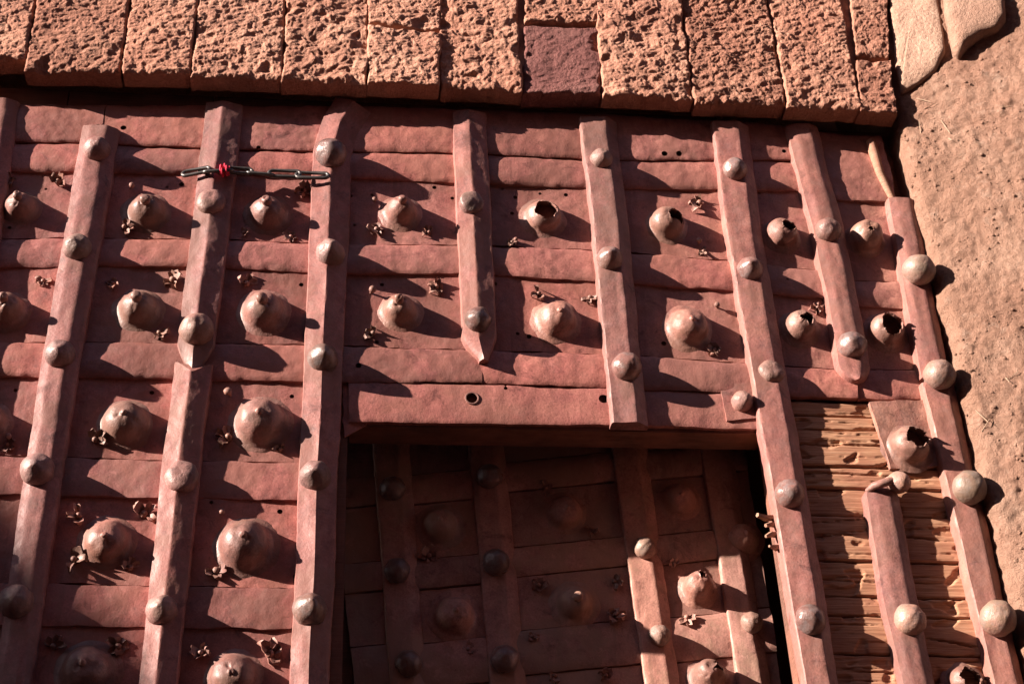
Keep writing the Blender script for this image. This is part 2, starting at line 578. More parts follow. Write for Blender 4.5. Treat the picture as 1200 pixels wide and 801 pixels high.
wall_grid('plaster', 0.0, 0.56, 0.0, zb, 0.03, M_PLAST)
wall_grid('plaster', 0.0, 2.6, zt, zt + 1.0, 0.06, M_PLAST)

# pale carved stones showing through at the top
def wall_stone(pts, n0, bulge, seed, n_inner=10, mat=M_STONE_L, label=None):
    """rounded stone with the given outline (pixels) standing proud of the splayed wall"""
    sz = [wall_px(*p) for p in pts]
    # densify the outline
    out = []
    for i in range(len(sz)):
        a, b = sz[i], sz[(i + 1) % len(sz)]
        m = max(1, int(math.hypot(b[0] - a[0], b[1] - a[1]) / 0.008))
        for q in range(m):
            out.append((lerp(a[0], b[0], q / m), lerp(a[1], b[1], q / m)))
    cx = sum(p[0] for p in out) / len(out)
    cz = sum(p[1] for p in out) / len(out)
    V, Fc = [], []
    L = len(out)
    SC = [1.0, 0.99, 0.965, 0.92, 0.84, 0.7, 0.5, 0.3, 0.12, 0.02]
    HG = [-9, 0.35, 0.62, 0.82, 0.94, 1.0, 1.02, 1.0, 1.0, 1.0]
    n_inner = len(SC) - 1
    for r in range(n_inner + 1):
        sc = SC[r]
        hgt = (n0 + bulge) * HG[r] if r else -0.03
        for (s, z) in out:
            s2, z2 = cx + (s - cx) * sc, cz + (z - cz) * sc
            nn = hgt + 0.005 * fbm(s2 * 14, z2 * 14, seed, 3) + 0.0015 * n3(s2 * 70, z2 * 70, seed)
            V.append(wall_pt(s2, z2, nn))
    for r in range(n_inner):
        for q in range(L):
            w = (q + 1) % L
            Fc.append((r * L + w, r * L + q, (r + 1) * L + q, (r + 1) * L + w))
    Fc.append(tuple(n_inner * L + q for q in range(L))[::-1])
    o = mesh_obj('carved_stone', V, Fc, mat, wall, sharp=None)
    if label:
        o['label'] = label
    return o
wall_stone([(1032, -60), (1094, -60), (1099, 0), (1106, 40), (1108, 62), (1097, 84), (1078, 99), (1056, 112), (1049, 80), (1041, 0)], 0.006, 0.010, 1.0)
wall_stone([(1101, -60), (1176, -60), (1178, 10), (1179, 26), (1170, 38), (1150, 46), (1134, 58), (1124, 70), (1116, 66), (1112, 48), (1106, 20)], 0.014, 0.020, 2.0, label='pale rounded stone with deep hollow under it')

# clods, pebbles and straw in the plaster
def clods():
    V, Fc = [], []
    for q in range(2200):
        s = random.uniform(0.0, 0.5)
        z = random.uniform(zb, zt - 0.25)
        if N.noise(Vector((s * 7, z * 7, 9))) < -0.12:
            continue
        r = random.choice((0.0012, 0.0018, 0.002, 0.0025, 0.003, 0.004)) * random.uniform(0.8, 1.3)
        n = wall_relief(s, z)
        b = len(V)
        ring = 6
        for lv, (rr, hh) in enumerate(((1.15, -0.4), (0.95, 0.28), (0.4, 0.55))):
            for a in range(ring):
                an = a * math.tau / ring + lv * 0.4
                j = random.uniform(0.7, 1.3)
                V.append(wall_pt(s + r * rr * math.cos(an) * j, z + r * rr * math.sin(an) * j, n + r * hh))
        for lv in range(2):
            for a in range(ring):
                c2 = (a + 1) % ring
                Fc.append((b + lv * ring + c2, b + lv * ring + a, b + (lv + 1) * ring + a, b + (lv + 1) * ring + c2))
        Fc.append(tuple(b + 2 * ring + a for a in range(ring))[::-1])
    mesh_obj('clods', V, Fc, M_PLAST, wall, smooth=False, kind='stuff')
clods()
def straw():
    V, Fc = [], []
    spots = [(1082, 118, 20, 35), (1090, 125, 18, -20), (1078, 150, 22, 95), (1108, 150, 26, 75), (1155, 498, 18, -50), (1150, 488, 20, 60)]
    for q in range(5):
        spots.append((random.uniform(1075, 1198), random.uniform(100, 700), random.uniform(6, 15), random.uniform(-80, 80)))
    for (px, py, ln, an) in spots:
        s, z = wall_px(px, py)
        if s < 0.02:
            continue
        l = ln * 0.002 * 0.5
        w = 0.0007
        a = math.radians(an)
        n = wall_relief(s, z) + 0.003
        b = len(V)
        for e in (-1, 1):
            cs, cz = s + e * l * math.cos(a), z - e * l * math.sin(a)
            for (o1, o2) in ((w, 0), (0, w * 1.5), (-w, 0), (0, -w * 2)):
                V.append(wall_pt(cs + o1 * math.sin(a), cz + o1 * math.cos(a), n + o2 + (0.002 if e > 0 else 0)))
        for i in range(4):
            Fc.append((b + i, b + (i + 1) % 4, b + 4 + (i + 1) % 4, b + 4 + i))
        Fc.append((b, b + 3, b + 2, b + 1))
        Fc.append((b + 4, b + 5, b + 6, b + 7))
    mesh_obj('straw', V, Fc, M_STRAW, wall, smooth=False, kind='stuff')
straw()

# ------------------------------------------------------------------ the gate leaf
leaf = thing('gate_leaf', 'huge old wooden gate clad in red-brown iron sheets, straps and bosses', 'gate', (0, 0, 0))

# straps: centre line in pixels, half widths in pixels
STR = {
    'y': dict(c=[(-150, 118), (-235, 534), (-300, 950)], hw=21),
    'z': dict(c=[(2, 120), (-20, 267), (-75, 640), (-105, 801), (-125, 950)], hw=21),
    'a': dict(c=[(119, 152), (113, 185), (99, 267), (76, 400), (54, 534), (15, 801), (-8, 950)], hw=22),
    'b1': dict(c=[(263, 124), (247, 267), (231, 390), (226, 436)], hw=22, end='point'),
    'b2': dict(c=[(227, 428), (214, 534), (185, 801), (168, 950)], hw=22.5, start='notch'),
    'c': dict(c=[(414, 124), (400, 146), (389, 178), (386, 267), (374, 534), (363, 801), (356, 950)], hw=23),
    'd': dict(c=[(550, 134), (556, 267), (562, 400), (567, 425)], hw=20.5, end='point'),
    'e': dict(c=[(700, 142), (715, 267), (738, 499)], hw=22.5),
    'f': dict(c=[(855, 148), (871, 267), (917, 534), (962, 801), (987, 950)], hw=23),
    'g': dict(c=[(939, 150), (969, 267), (993, 385), (1003, 449)], hw=20.5, end='round'),
    'h1': dict(c=[(1057, 236), (1075, 340), (1096, 446)], hw=19),
    'h2': dict(c=[(1098, 452), (1118, 534), (1152, 680), (1181, 801), (1215, 950)], hw=21),
    'i': dict(c=[(1031, 572), (1053, 700), (1075, 801), (1104, 950)], hw=22, start='round'),
}
H_S = 0.037
# cross-sections: (t, height fraction)
PROFS = {
    'ridge': [(-1, 0), (-0.985, 0.42), (-0.94, 0.74), (-0.14, 1.01), (-0.08, 1.03), (-0.02, 1.02), (0.90, 0.68), (0.95, 0.62), (0.985, 0.5), (1, 0)],
    'sharp': [(-1, 0), (-0.985, 0.5), (-0.94, 0.74), (-0.10, 1.01), (-0.04, 1.03), (0.02, 1.01), (0.90, 0.48), (0.95, 0.44), (0.985, 0.36), (1, 0)],
    'flat': [(-1, 0), (-0.985, 0.72), (-0.94, 0.86), (-0.88, 0.91), (0.28, 1.0), (0.34, 0.985), (0.40, 0.95), (0.93, 0.52), (0.98, 0.40), (1, 0)],
    'round': [(-1, 0), (-0.98, 0.55), (-0.92, 0.80), (-0.55, 0.94), (-0.45, 0.97), (0.25, 1.0), (0.4, 0.96), (0.85, 0.68), (0.97, 0.48), (1, 0)],
}
def strap(key, prof, parent=leaf, h0=0.004, hs=H_S, mat=None, plane=0.0, data=None, amp=1.0):
    d = data or STR[key]
    pts = [Vector((*D(px, py, plane + h0 + hs * 0.5), 0)) for px, py in d['c']]
    hw = d['hw']
    pf = PROFS[prof]
    seed = random.uniform(0, 90)
    ts = []
    for i in range(len(pf) - 1):
        a, b = pf[i], pf[i + 1]
        m = max(1, int((b[0] - a[0]) / 0.12))
        for q in range(m):
            t = q / m
            ts.append((lerp(a[0], b[0], t), lerp(a[1], b[1], t)))
    ts.append(pf[-1])
    # sample the centre line
    cum = [0.0]
    for i in range(len(pts) - 1):
        cum.append(cum[-1] + (pts[i + 1] - pts[i]).length)
    Ltot = cum[-1]
    n = int(Ltot / 0.007)
    samp = []
    for j in range(n + 1):
        s = Ltot * j / n
        for i in range(len(cum) - 1):
            if s <= cum[i + 1] + 1e-9:
                tt = (s - cum[i]) / (cum[i + 1] - cum[i])
                samp.append((s, pts[i].lerp(pts[i + 1], tt), lerp(d['c'][i][0], d['c'][i + 1][0], tt), lerp(d['c'][i][1], d['c'][i + 1][1], tt)))
                break
    V, Fc = [], []
    start, end = d.get('start'), d.get('end')
    for j, (s, p, px, py) in enumerate(samp):
        q0, q1 = samp[max(0, j - 3)][1], samp[min(len(samp) - 1, j + 3)][1]
        tan = (q1 - q0).normalized()
        nor = Vector((-tan.y, tan.x, 0))
        if nor.x < 0:
            nor = -nor
        w = hw * S(px, py)
        w *= 1 + 0.05 * n3(s * 8, seed, 0) + 0.025 * n3(s * 30, seed, 5)
        e = Ltot - s
        if end == 'point' and e < 0.07:
            w *= max(0.12, (e / 0.07)) ** 0.6
        if end == 'round' and e < 0.05:
            w *= max(0.15, math.sqrt(max(0, 1 - (1 - e / 0.05) ** 2)))
        if start == 'round' and s < 0.03:
            w *= 0.55 + 0.45 * math.sqrt(max(0, 1 - (1 - s / 0.03) ** 2))
        off = 0.0025 * n3(s * 5, seed, 11)
        for (t, hf) in ts:
            x = p.x + nor.x * (t * w + off)
            z = p.y + nor.y * (t * w + off)
            if start == 'notch' and s < 0.03:
                z -= 0.030 * (1 - s / 0.03) * max(0.0, 1 - abs(t) * 1.25)
            if end == 'point' and e < 0.012:
                pass
            x += 0.0012 * n3(s * 60, t * 3, seed + 30) * (abs(t) > 0.95)
            h = h0 + hs * hf
            if hf > 0:
                h += amp * (0.0022 * n3(s * 12, t * 1.3, seed) + 0.0009 * n3(s * 45, t * 3, seed + 7) + 0.0005 * n3(s * 110, t * 6, seed + 17))
                h += 0.004 * n3(s * 3.5, 0, seed + 2)
            V.append((x, -(plane + h), z))
    R = len(ts)
    for j in range(len(samp) - 1):
        for i in range(R - 1):
            Fc.append(((j + 1) * R + i, (j + 1) * R + i + 1, j * R + i + 1, j * R + i))
    # ends
    for j in (0, len(samp) - 1):
        ids = [j * R + i for i in range(R)]
        Fc.append(tuple(ids) if j == 0 else tuple(ids[::-1]))
    return mesh_obj('strap', V, Fc, mat or M_STRAP, parent, sharp=28)

SO = {}
for key, pr in (('y', 'round'), ('z', 'round'), ('a', 'round'), ('b1', 'ridge'), ('b2', 'ridge'), ('c', 'sharp'), ('d', 'ridge'), ('e', 'flat'),
                ('f', 'flat'), ('g', 'round'), ('h1', 'round'), ('h2', 'flat'), ('i', 'round')):
    SO[key] = strap(key, pr)
SO['b1']['label'] = 'upper half of a broken strap, torn to a point'
SO['d']['label'] = 'short strap that ends in a point'
SO['i']['label'] = 'short strap on bare wood, broken off at its top'

# studs on the straps: shared meshes
def stud_mesh(name, prof, seed, mat, seg=24, dentv=0.10):
    def wf(x, z, h):
        q = dentv * n3(x * 1.7, z * 1.7, seed + h)
        return x * (1 + q), z * (1 + q), h + (dentv * 1.2 * n3(x * 2.2, z * 2.2, seed + 5) if h > 0.2 else 0)
    V, Fc = lathe(prof, seg, wf)
    Fc.append(tuple(range(len(V) - seg, len(V))))
    me = bpy.data.meshes.new(name)
    me.from_pydata(V, [], Fc)
    me.polygons.foreach_set('use_smooth', [True] * len(me.polygons))
    me.materials.append(mat)
    return me
dome = [(0.88, -0.35), (0.93, 0.0), (1.0, 0.16), (1.0, 0.34), (0.94, 0.56), (0.82, 0.78), (0.64, 0.97), (0.42, 1.1), (0.2, 1.17), (0.05, 1.19)]
flat = [(0.95, -0.3), (1.0, 0.05), (0.97, 0.25), (0.86, 0.42), (0.68, 0.52), (0.45, 0.57), (0.2, 0.6), (0.05, 0.61)]
ball = [(0.7, -0.35), (0.78, 0.05), (0.95, 0.3), (1.0, 0.58), (0.96, 0.85), (0.84, 1.1), (0.64, 1.3), (0.4, 1.42), (0.18, 1.47), (0.04, 1.48)]
bevel = [(0.9, -0.3), (0.98, 0.0), (1.0, 0.5), (0.97, 0.62), (0.85, 0.7), (0.5, 0.76), (0.2, 0.78), (0.05, 0.79)]
cone = [(0.95, -0.3), (1.0, 0.05), (0.97, 0.3), (0.86, 0.55), (0.68, 0.8), (0.46, 1.02), (0.26, 1.17), (0.1, 1.24), (0.03, 1.25)]
KINDS = {}
for nm, pr in (('dome', dome), ('flat', flat), ('ball', ball), ('bevel', bevel), ('cone', cone)):
    for mn, mt in (('r', M_STUD), ('g', M_BARE), ('d', M_DUSTY)):
        KINDS[nm + mn] = stud_mesh('stud', pr, random.uniform(0, 50), mt)
HTOP = dict(dome=1.19, flat=0.6, ball=1.48, bevel=0.79, cone=1.25)
def stud(px, py, r, kind, parent, base=0.035, plane=0.0, name='stud', scale_h=1.0):
    me = KINDS[kind]
    rad = r * S(px, py)
    ht = HTOP[kind[:-1]] * rad * scale_h
    x, z = D(px, py, plane + base + ht * 0.45)
    o = bpy.data.objects.new(name, me)
    COL.objects.link(o)
    o.parent = parent
    o.location = (x, -(plane + base), z)
    o.scale = (rad, rad * scale_h, rad)
    o.rotation_euler = (random.uniform(-0.12, 0.12), random.uniform(0, 6.28), random.uniform(-0.12, 0.12))
    return o
for key, lst in {
    'a': [(113, 172, 15.5, 'domer'), (90, 287, 16.5, 'domer'), (70, 412, 17.5, 'domer'), (42, 547, 19.5, 'domer'), (17, 702, 20, 'domer'), (-6, 860, 20, 'domer')],
    'b1': [(247, 235, 17, 'flatr'), (230, 383, 20, 'domer')],
    'b2': [(213, 557, 20, 'flatr'), (189, 711, 18.5, 'coner'), (168, 870, 19, 'domer')],
    'c': [(388, 176, 18.5, 'domeg'), (387, 292, 17, 'coner'), (378, 415, 18, 'coneg'), (369, 553, 18.5, 'coner'), (363, 710, 20, 'coneg'), (356, 868, 20, 'domer')],
    'd': [(552, 237, 14, 'bevelr'), (561, 372, 15.5, 'domeg')],
    'e': [(705.5, 184, 13, 'domer'), (716, 299, 16, 'coneg'), (735, 427, 17.5, 'domeg')],
    'f': [(862, 196, 14.5, 'domeg'), (881, 311, 15.5, 'coneg'), (905, 434, 15, 'flatr'), (927, 576, 17.5, 'domeg'), (951, 723, 18, 'domeg')],
    'g': [(972, 267, 15, 'domer'), (1000, 402, 17, 'domeg')],
    'h1': [(1077, 316, 19, 'balld')],
    'h2': [(1102, 438, 18.5, 'balld'), (1136, 570, 20, 'balld'), (1171, 723, 21, 'balld')],
    'i': [(1068, 724, 19, 'domed')],
}.items():
    for (px, py, r, kd) in lst:
        stud(px, py, r, kd, SO[key])
# broken stud leaning over the top of the short strap
sb = stud(1050, 561, 13, 'balld', SO['i'], base=0.03, scale_h=1.3)
sb.rotation_euler = (0.35, 0.4, 0.5)
def tube(name, pts, rad, mat, parent, seg=8, closed=False, taper=None):
    V, Fc = [], []
    n = len(pts)
    for i, p in enumerate(pts):
        a = pts[(i - 1) % n] if closed or i > 0 else pts[i]
        b = pts[(i + 1) % n] if closed or i < n - 1 else pts[i]
        tn = (Vector(b) - Vector(a)).normalized()
        r1 = tn.orthogonal().normalized() if i == 0 else (r1 - tn * r1.dot(tn)).normalized()
        r2 = tn.cross(r1)
        rr = rad * (taper[i] if taper else 1)
        for q in range(seg):
            an = math.tau * q / seg
            V.append(Vector(p) + r1 * rr * math.cos(an) + r2 * rr * math.sin(an))
    m = n if closed else n - 1
    for i in range(m):
        for q in range(seg):
            w = (q + 1) % seg
            i2 = (i + 1) % n
            Fc.append((i * seg + q, i * seg + w, i2 * seg + w, i2 * seg + q))
    if not closed:
        Fc.append(tuple(range(seg))[::-1])
        Fc.append(tuple((n - 1) * seg + q for q in range(seg)))
    return mesh_obj(name, V, Fc, mat, parent, sharp=60)
def P3(px, py, h):
    x, z = D(px, py, h)
    return (x, -h, z)
tube('bent_pin', [P3(1016, 575, 0.03), P3(1024, 569, 0.05), P3(1034, 566, 0.06), P3(1048, 562, 0.055)], 0.009, M_BOSS, SO['i'], taper=[0.6, 1, 1.1, 1])

# backing of the leaf: boards round the wicket opening (front faces at the gate plane)
XW0, XW1 = D(406, 640)[0], D(905, 560)[0]
ZW = D(600, 503)[1]
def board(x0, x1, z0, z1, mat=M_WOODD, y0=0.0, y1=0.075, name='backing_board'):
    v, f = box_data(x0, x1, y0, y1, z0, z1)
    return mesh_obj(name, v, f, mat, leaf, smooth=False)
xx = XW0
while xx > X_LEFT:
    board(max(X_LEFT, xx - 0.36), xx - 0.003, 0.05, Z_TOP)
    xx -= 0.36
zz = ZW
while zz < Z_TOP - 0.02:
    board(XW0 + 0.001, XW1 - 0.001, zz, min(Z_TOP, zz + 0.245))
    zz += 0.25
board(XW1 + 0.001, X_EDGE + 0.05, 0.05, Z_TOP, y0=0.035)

# wood planks bare of iron at lower right
def grain(x, z, s, u, v):
    wv = 0.005 * N.noise(Vector((x * 2.5, z * 4, s)))
    zz = z + wv
    h = 0.0008 * N.noise(Vector((x * 5.0, zz * 120, s))) + 0.0006 * N.noise(Vector((x * 11.0, zz * 300, s + 3)))
    h += 0.0025 * N.noise(Vector((x * 7, z * 9, s + 31)))
    for fz, th, dp, ph in ((13.0, 0.022, 0.020, 9), (30.0, 0.03, 0.008, 19), (85.0, 0.05, 0.002, 29)):
        cr = abs(N.noise(Vector((x * 1.6 + ph, zz * fz, s + ph))))
        env = N.noise(Vector((x * 7, z * 9, s + ph + 5))) + 0.2
        if cr < th and env > 0:
            h -= dp * (1 - cr / th) * min(1.0, env * 4)
    blk = N.noise(Vector((x * 19, zz * 36, s + 21)))
    if blk > 0.3:
        h -= min(0.005, (blk - 0.3) * 0.06)
    e = min(v, 1 - v)
    h -= 0.010 * max(0.0, 1 - e / 0.03) ** 2
    return h
PLR = [(472, 489), (489, 506), (506, 549), (549, 574), (574, 606), (606, 659), (659, 700), (700, 723), (723, 768), (768, 812), (812, 870), (870, 950)]
for (ya, yb) in PLR:
    def ex(y, x): return x + (y - 480) * 0.17
    c = [D(ex(ya, 897), ya - 1), D(ex(ya, 1124) + (ya - 480) * 0.06, ya + 4), D(ex(yb, 1124) + (yb - 480) * 0.06, yb + 3), D(ex(yb, 897), yb - 2)]
    patch('plank', c, random.uniform(0.004, 0.013), M_WOOD, leaf, cell=0.0026, thick=0.046, wob=0.002, dent=(), relief=grain, sharp=None)
# splintered ends at the edge of the opening
for (px, py, ln, an) in ((896, 606, 15, 20), (902, 615, 8, -5), (901, 626, 7, -30), (905, 640, 6, 10)):
    a = math.radians(an)
    p0 = P3(px + 10, py, 0.012)
    p1 = P3(px - ln * 0.6 * math.cos(a), py - ln * 0.6 * math.sin(a), 0.03)
    mid = tuple((p0[i] + p1[i]) / 2 + random.uniform(-0.003, 0.003) for i in range(3))
    tube('splinter', [p0, mid, p1], 0.006, M_WOODP, leaf, seg=5, taper=[1.2, random.uniform(0.9, 1.5), random.uniform(0.5, 1.0)])
# loose batten at the top right corner
bt = tube('batten', [P3(1020, 166, 0.02), P3(1024, 180, 0.026), P3(1031, 203, 0.024), P3(1040, 222, 0.022), P3(1048, 238, 0.02)], 0.012, M_WOODP, leaf, seg=7, taper=[1.0, 1.15, 0.9, 0.8, 0.6])
bt['label'] = 'pale splintered batten at the upper right corner'

# ---- rows: seams in pixels
S0 = [(-150, 118), (0, 121), (400, 122), (600, 127), (880, 141), (1060, 152)]
S1 = [(-150, 162), (0, 165), (150, 168), (300, 176), (430, 177), (540, 177), (600, 187), (940, 187), (1060, 190)]
S2 = [(-150, 199), (0, 200), (213, 202), (300, 205), (470, 209), (540, 213), (600, 220), (720, 221), (937, 223), (1060, 228)]
T2 = [(-150, 281), (60, 279), (120, 275), (215, 275), (280, 283), (430, 285), (535, 285), (690, 288), (755, 299), (860, 300), (900, 313), (1000, 318)]
S3 = [(-150, 316), (0, 314), (73, 311), (133, 310), (217, 308), (262, 315), (358, 320), (427, 319), (537, 320), (593, 322), (695, 327), (740, 332), (858, 338), (900, 345), (1000, 352)]
T3 = [(-150, 398), (0, 399), (350, 401), (430, 405), (540, 408), (710, 411), (750, 417), (880, 421), (920, 430), (1075, 433)]
S4 = [(-150, 438), (0, 440), (200, 443), (350, 449), (427, 445), (607, 450), (710, 454), (800, 456), (880, 460), (933, 467), (1075, 467)]
T5 = [(-150, 530), (0, 532), (120, 534), (240, 539), (350, 541)]
S5 = [(-150, 572), (0, 576), (70, 582), (233, 583), (343, 585)]
T6 = [(-150, 678), (0, 680), (120, 682), (240, 686), (350, 687)]
S6 = [(-150, 730), (0, 732), (45, 733), (163, 734), (333, 736)]
T7 = [(-150, 846), (350, 850)]
S7 = [(-150, 902), (350, 905)]
CL = {kk: sorted([(y, x) for x, y in STR[kk]['c']]) for kk in STR}
CL['b'] = [(124, 263), (267, 247), (390, 231), (534, 214), (801, 185), (950, 168)]
CL['d'] = [(134, 550), (267, 556), (400, 562), (500, 568)]
CL['g'] = [(150, 939), (267, 969), (385, 993), (480, 1009)]
CL['h'] = [(150, 1036), (236, 1055), (340, 1072), (440, 1092), (534, 1118)]
CL['zz'] = [(118, -150), (950, -300)]
CL['zy'] = [(118, -290), (950, -480)]
CL['w'] = [(440, 408), (520, 410)]
def xat(key, y): return poly(CL[key], y)

def cell_corners(l, r, top, bot, h, dl=0.0, dr=0.0, gt=0.0, gb=0.0):
    def pt(key, seam, dx, dy):
        y = 300
        for _ in range(4):
            x = xat(key, y) + dx
            y = poly(seam, x) + dy
        return D(x, y, h)
    return [pt(l, top, dl, gt), pt(r, top, dr, gt), pt(r, bot, dr, gb), pt(l, bot, dl, gb)]

HOLES = [(509, 220, 2.2), (604, 231, 2.2), (663, 229, 2.2), (353, 334, 2.4), (178, 460, 2.4), (342, 464, 2.4), (18, 457, 2),
         (553, 467, 6.5), (707, 468, 5), (620, 394, 2.6), (778, 402, 2.6), (328, 599, 2.8), (213, 217, 2.5), (778, 182, 3.0), (795, 182, 3.0),
         (303, 175, 2.2), (918, 179, 2.2), (145, 152, 3.0), (115, 150, 2.5), (600, 250, 2.0), (530, 232, 2.0), (420, 430, 3)]
_rh = random.Random(11)
for _ in range(46):
    HOLES.append((_rh.uniform(-10, 1000), _rh.choice((225, 268, 332, 395, 455, 525, 592, 670)) + _rh.uniform(-6, 6), _rh.uniform(1.3, 2.2)))
def holes_in(c, h):
    x0, x1 = min(p[0] for p in c), max(p[0] for p in c)
    z0, z1 = min(p[1] for p in c), max(p[1] for p in c)
    out = []
    for px, py, r in HOLES:
        x, z = D(px, py, h)
        if x0 < x < x1 and z0 + 0.004 < z < z1 - 0.004:
            out.append((x, z, r * S(px, py) * 1.15))
    return out

def strip(l, r, top, bot, mat=None, bulge=0.006, base=0.011, **kw):
    c = cell_corners(l, r, top, bot, base + 0.006, gt=0.5, gb=-0.7, **kw)
    b = bulge * random.uniform(0.8, 1.2)
    tilt = random.uniform(-0.002, 0.003)
    def pf(u, v):
        return b * (math.sin(math.pi * min(1, max(0, v))) ** 0.5) + tilt * (v - 0.5) + 0.003 * v
    hs = holes_in(c, base)
    return patch('strip', c, base, mat or M_STRIP, leaf, prof=pf, cell=0.0036 if hs else 0.005, thick=0.012, holes=hs, wob=0.0036, dent=((0.0034, 9.0), (0.0014, 22.0), (0.0010, 48.0), (0.0004, 95.0)))

SHEETS = []
def sheet(l, r, top, bot, base=0.007, **kw):
    c = cell_corners(l, r, top, bot, base, gt=1.2, gb=1.5, **kw)
    cu = [random.uniform(-0.0015, 0.005) for _ in range(4)]
    def pf(u, v):
        return (cu[0] * (1 - u) * (1 - v) + cu[1] * u * (1 - v) + cu[2] * u * v + cu[3] * (1 - u) * v) * (abs(u - 0.5) * 2) ** 2
    hs = holes_in(c, base)
    o = patch('iron_sheet', c, base, M_SHEET, leaf, prof=pf, cell=0.0036 if hs else 0.005, thick=0.005, holes=hs, dent=((0.0034, 7.0), (0.0016, 17.0), (0.0010, 38.0), (0.0004, 90.0)), wob=0.003)
    SHEETS.append((o, c))
    return o

bays = [('zy', 'zz'), ('zz', 'z'), ('z', 'a'), ('a', 'b'), ('b', 'c'), ('c', 'd'), ('d', 'e'), ('e', 'f'), ('f', 'g')]
for l, r in bays:
    strip(l, r, S0, S1, base=0.013, bulge=0.007)
    strip(l, r, S1, S2, base=0.010, bulge=0.008)
    sheet(l, r, S2, T2)
    strip(l, r, T2, S3)
    sheet(l, r, S3, T3)
    strip(l, r, T3, S4)
for l, r in bays[:5]:
    sheet(l, r, S4, T5)
    strip(l, r, T5, S5, bulge=0.0025)
    sheet(l, r, S5, T6)
    strip(l, r, T6, S6, bulge=0.0025)
    sheet(l, r, S6, T7)
    strip(l, r, T7, S7)
# bay against the wall
GT = [(930, 150), (1060, 160)]
GA = [(930, 233), (1060, 236)]
GB = [(960, 326), (1060, 328)]
GC = [(960, 358), (1075, 361)]
GD = [(960, 430), (1075, 432)]
GE = [(960, 467), (1100, 467)]
strip('g', 'h', GT, GA, bulge=0.006, dr=-4)
sheet('g', 'h', GA, GB, dr=14)
strip('g', 'h', GB, GC, dr=8)
sheet('g', 'h', GC, GD, dr=8)
strip('g', 'h', GD, GE, dr=-4)
# lower right plate that carries the torn boss
c = [D(1016, 473, 0.01), D(1082, 471, 0.01), D(1106, 548, 0.01), D(1042, 552, 0.01)]
SHEETS.append((patch('iron_sheet', c, 0.021, M_BOSS, leaf, cell=0.005, thick=0.012, wob=0.004, dent=((0.005, 9), (0.002, 30))), c))
# long plate over the wicket
GW = [(400, 494), (600, 494.5), (720, 497), (900, 503)]
cA = cell_corners('w', 'e', S4, GW, 0.012, gt=0.8)
def pf_long(u, v): return 0.004 * math.sin(math.pi * v) ** 0.5
patch('strip', cA, 0.012, M_STRIP, leaf, prof=pf_long, cell=0.0036, thick=0.014, holes=holes_in(cA, 0.012), wob=0.002, dent=((0.003, 6.0), (0.0012, 30.0)))
cB = cell_corners('e', 'f', S4, GW, 0.012, gt=0.8)
patch('strip', cB, 0.012, M_STRIP, leaf, prof=pf_long, cell=0.005, thick=0.014, wob=0.002, dent=((0.004, 6.0), (0.0014, 30.0)))
# patch plate beside the long strap
c = [D(844, 450, 0.02), D(884, 447, 0.02), D(890, 489, 0.02), D(852, 492, 0.02)]
pp = patch('patch_plate', c, 0.019, M_STRAP, leaf, cell=0.004, thick=0.008, wob=0.002)
stud(871, 467, 13, 'coner', pp, base=0.02)
# side of the wicket opening under strap c: torn sheet edge
c = [D(400, 440, 0.006), D(432, 440, 0.006), D(432, 496, 0.006), D(402, 512, 0.006)]
patch('iron_sheet', c, 0.006, M_SHEET, leaf, cell=0.004, thick=0.006, wob=0.005, dent=((0.004, 14), (0.002, 40)))

# ---- bosses
def sheet_at(px, py):
    x, z = D(px, py, 0.01)
    best, bd = None, 9e9
    for o, c in SHEETS:
        cx = sum(p[0] for p in c) / 4
        cz = sum(p[1] for p in c) / 4
        d = (cx - x) ** 2 + (cz - z) ** 2
        if d < bd:
            best, bd = o, d
    return best

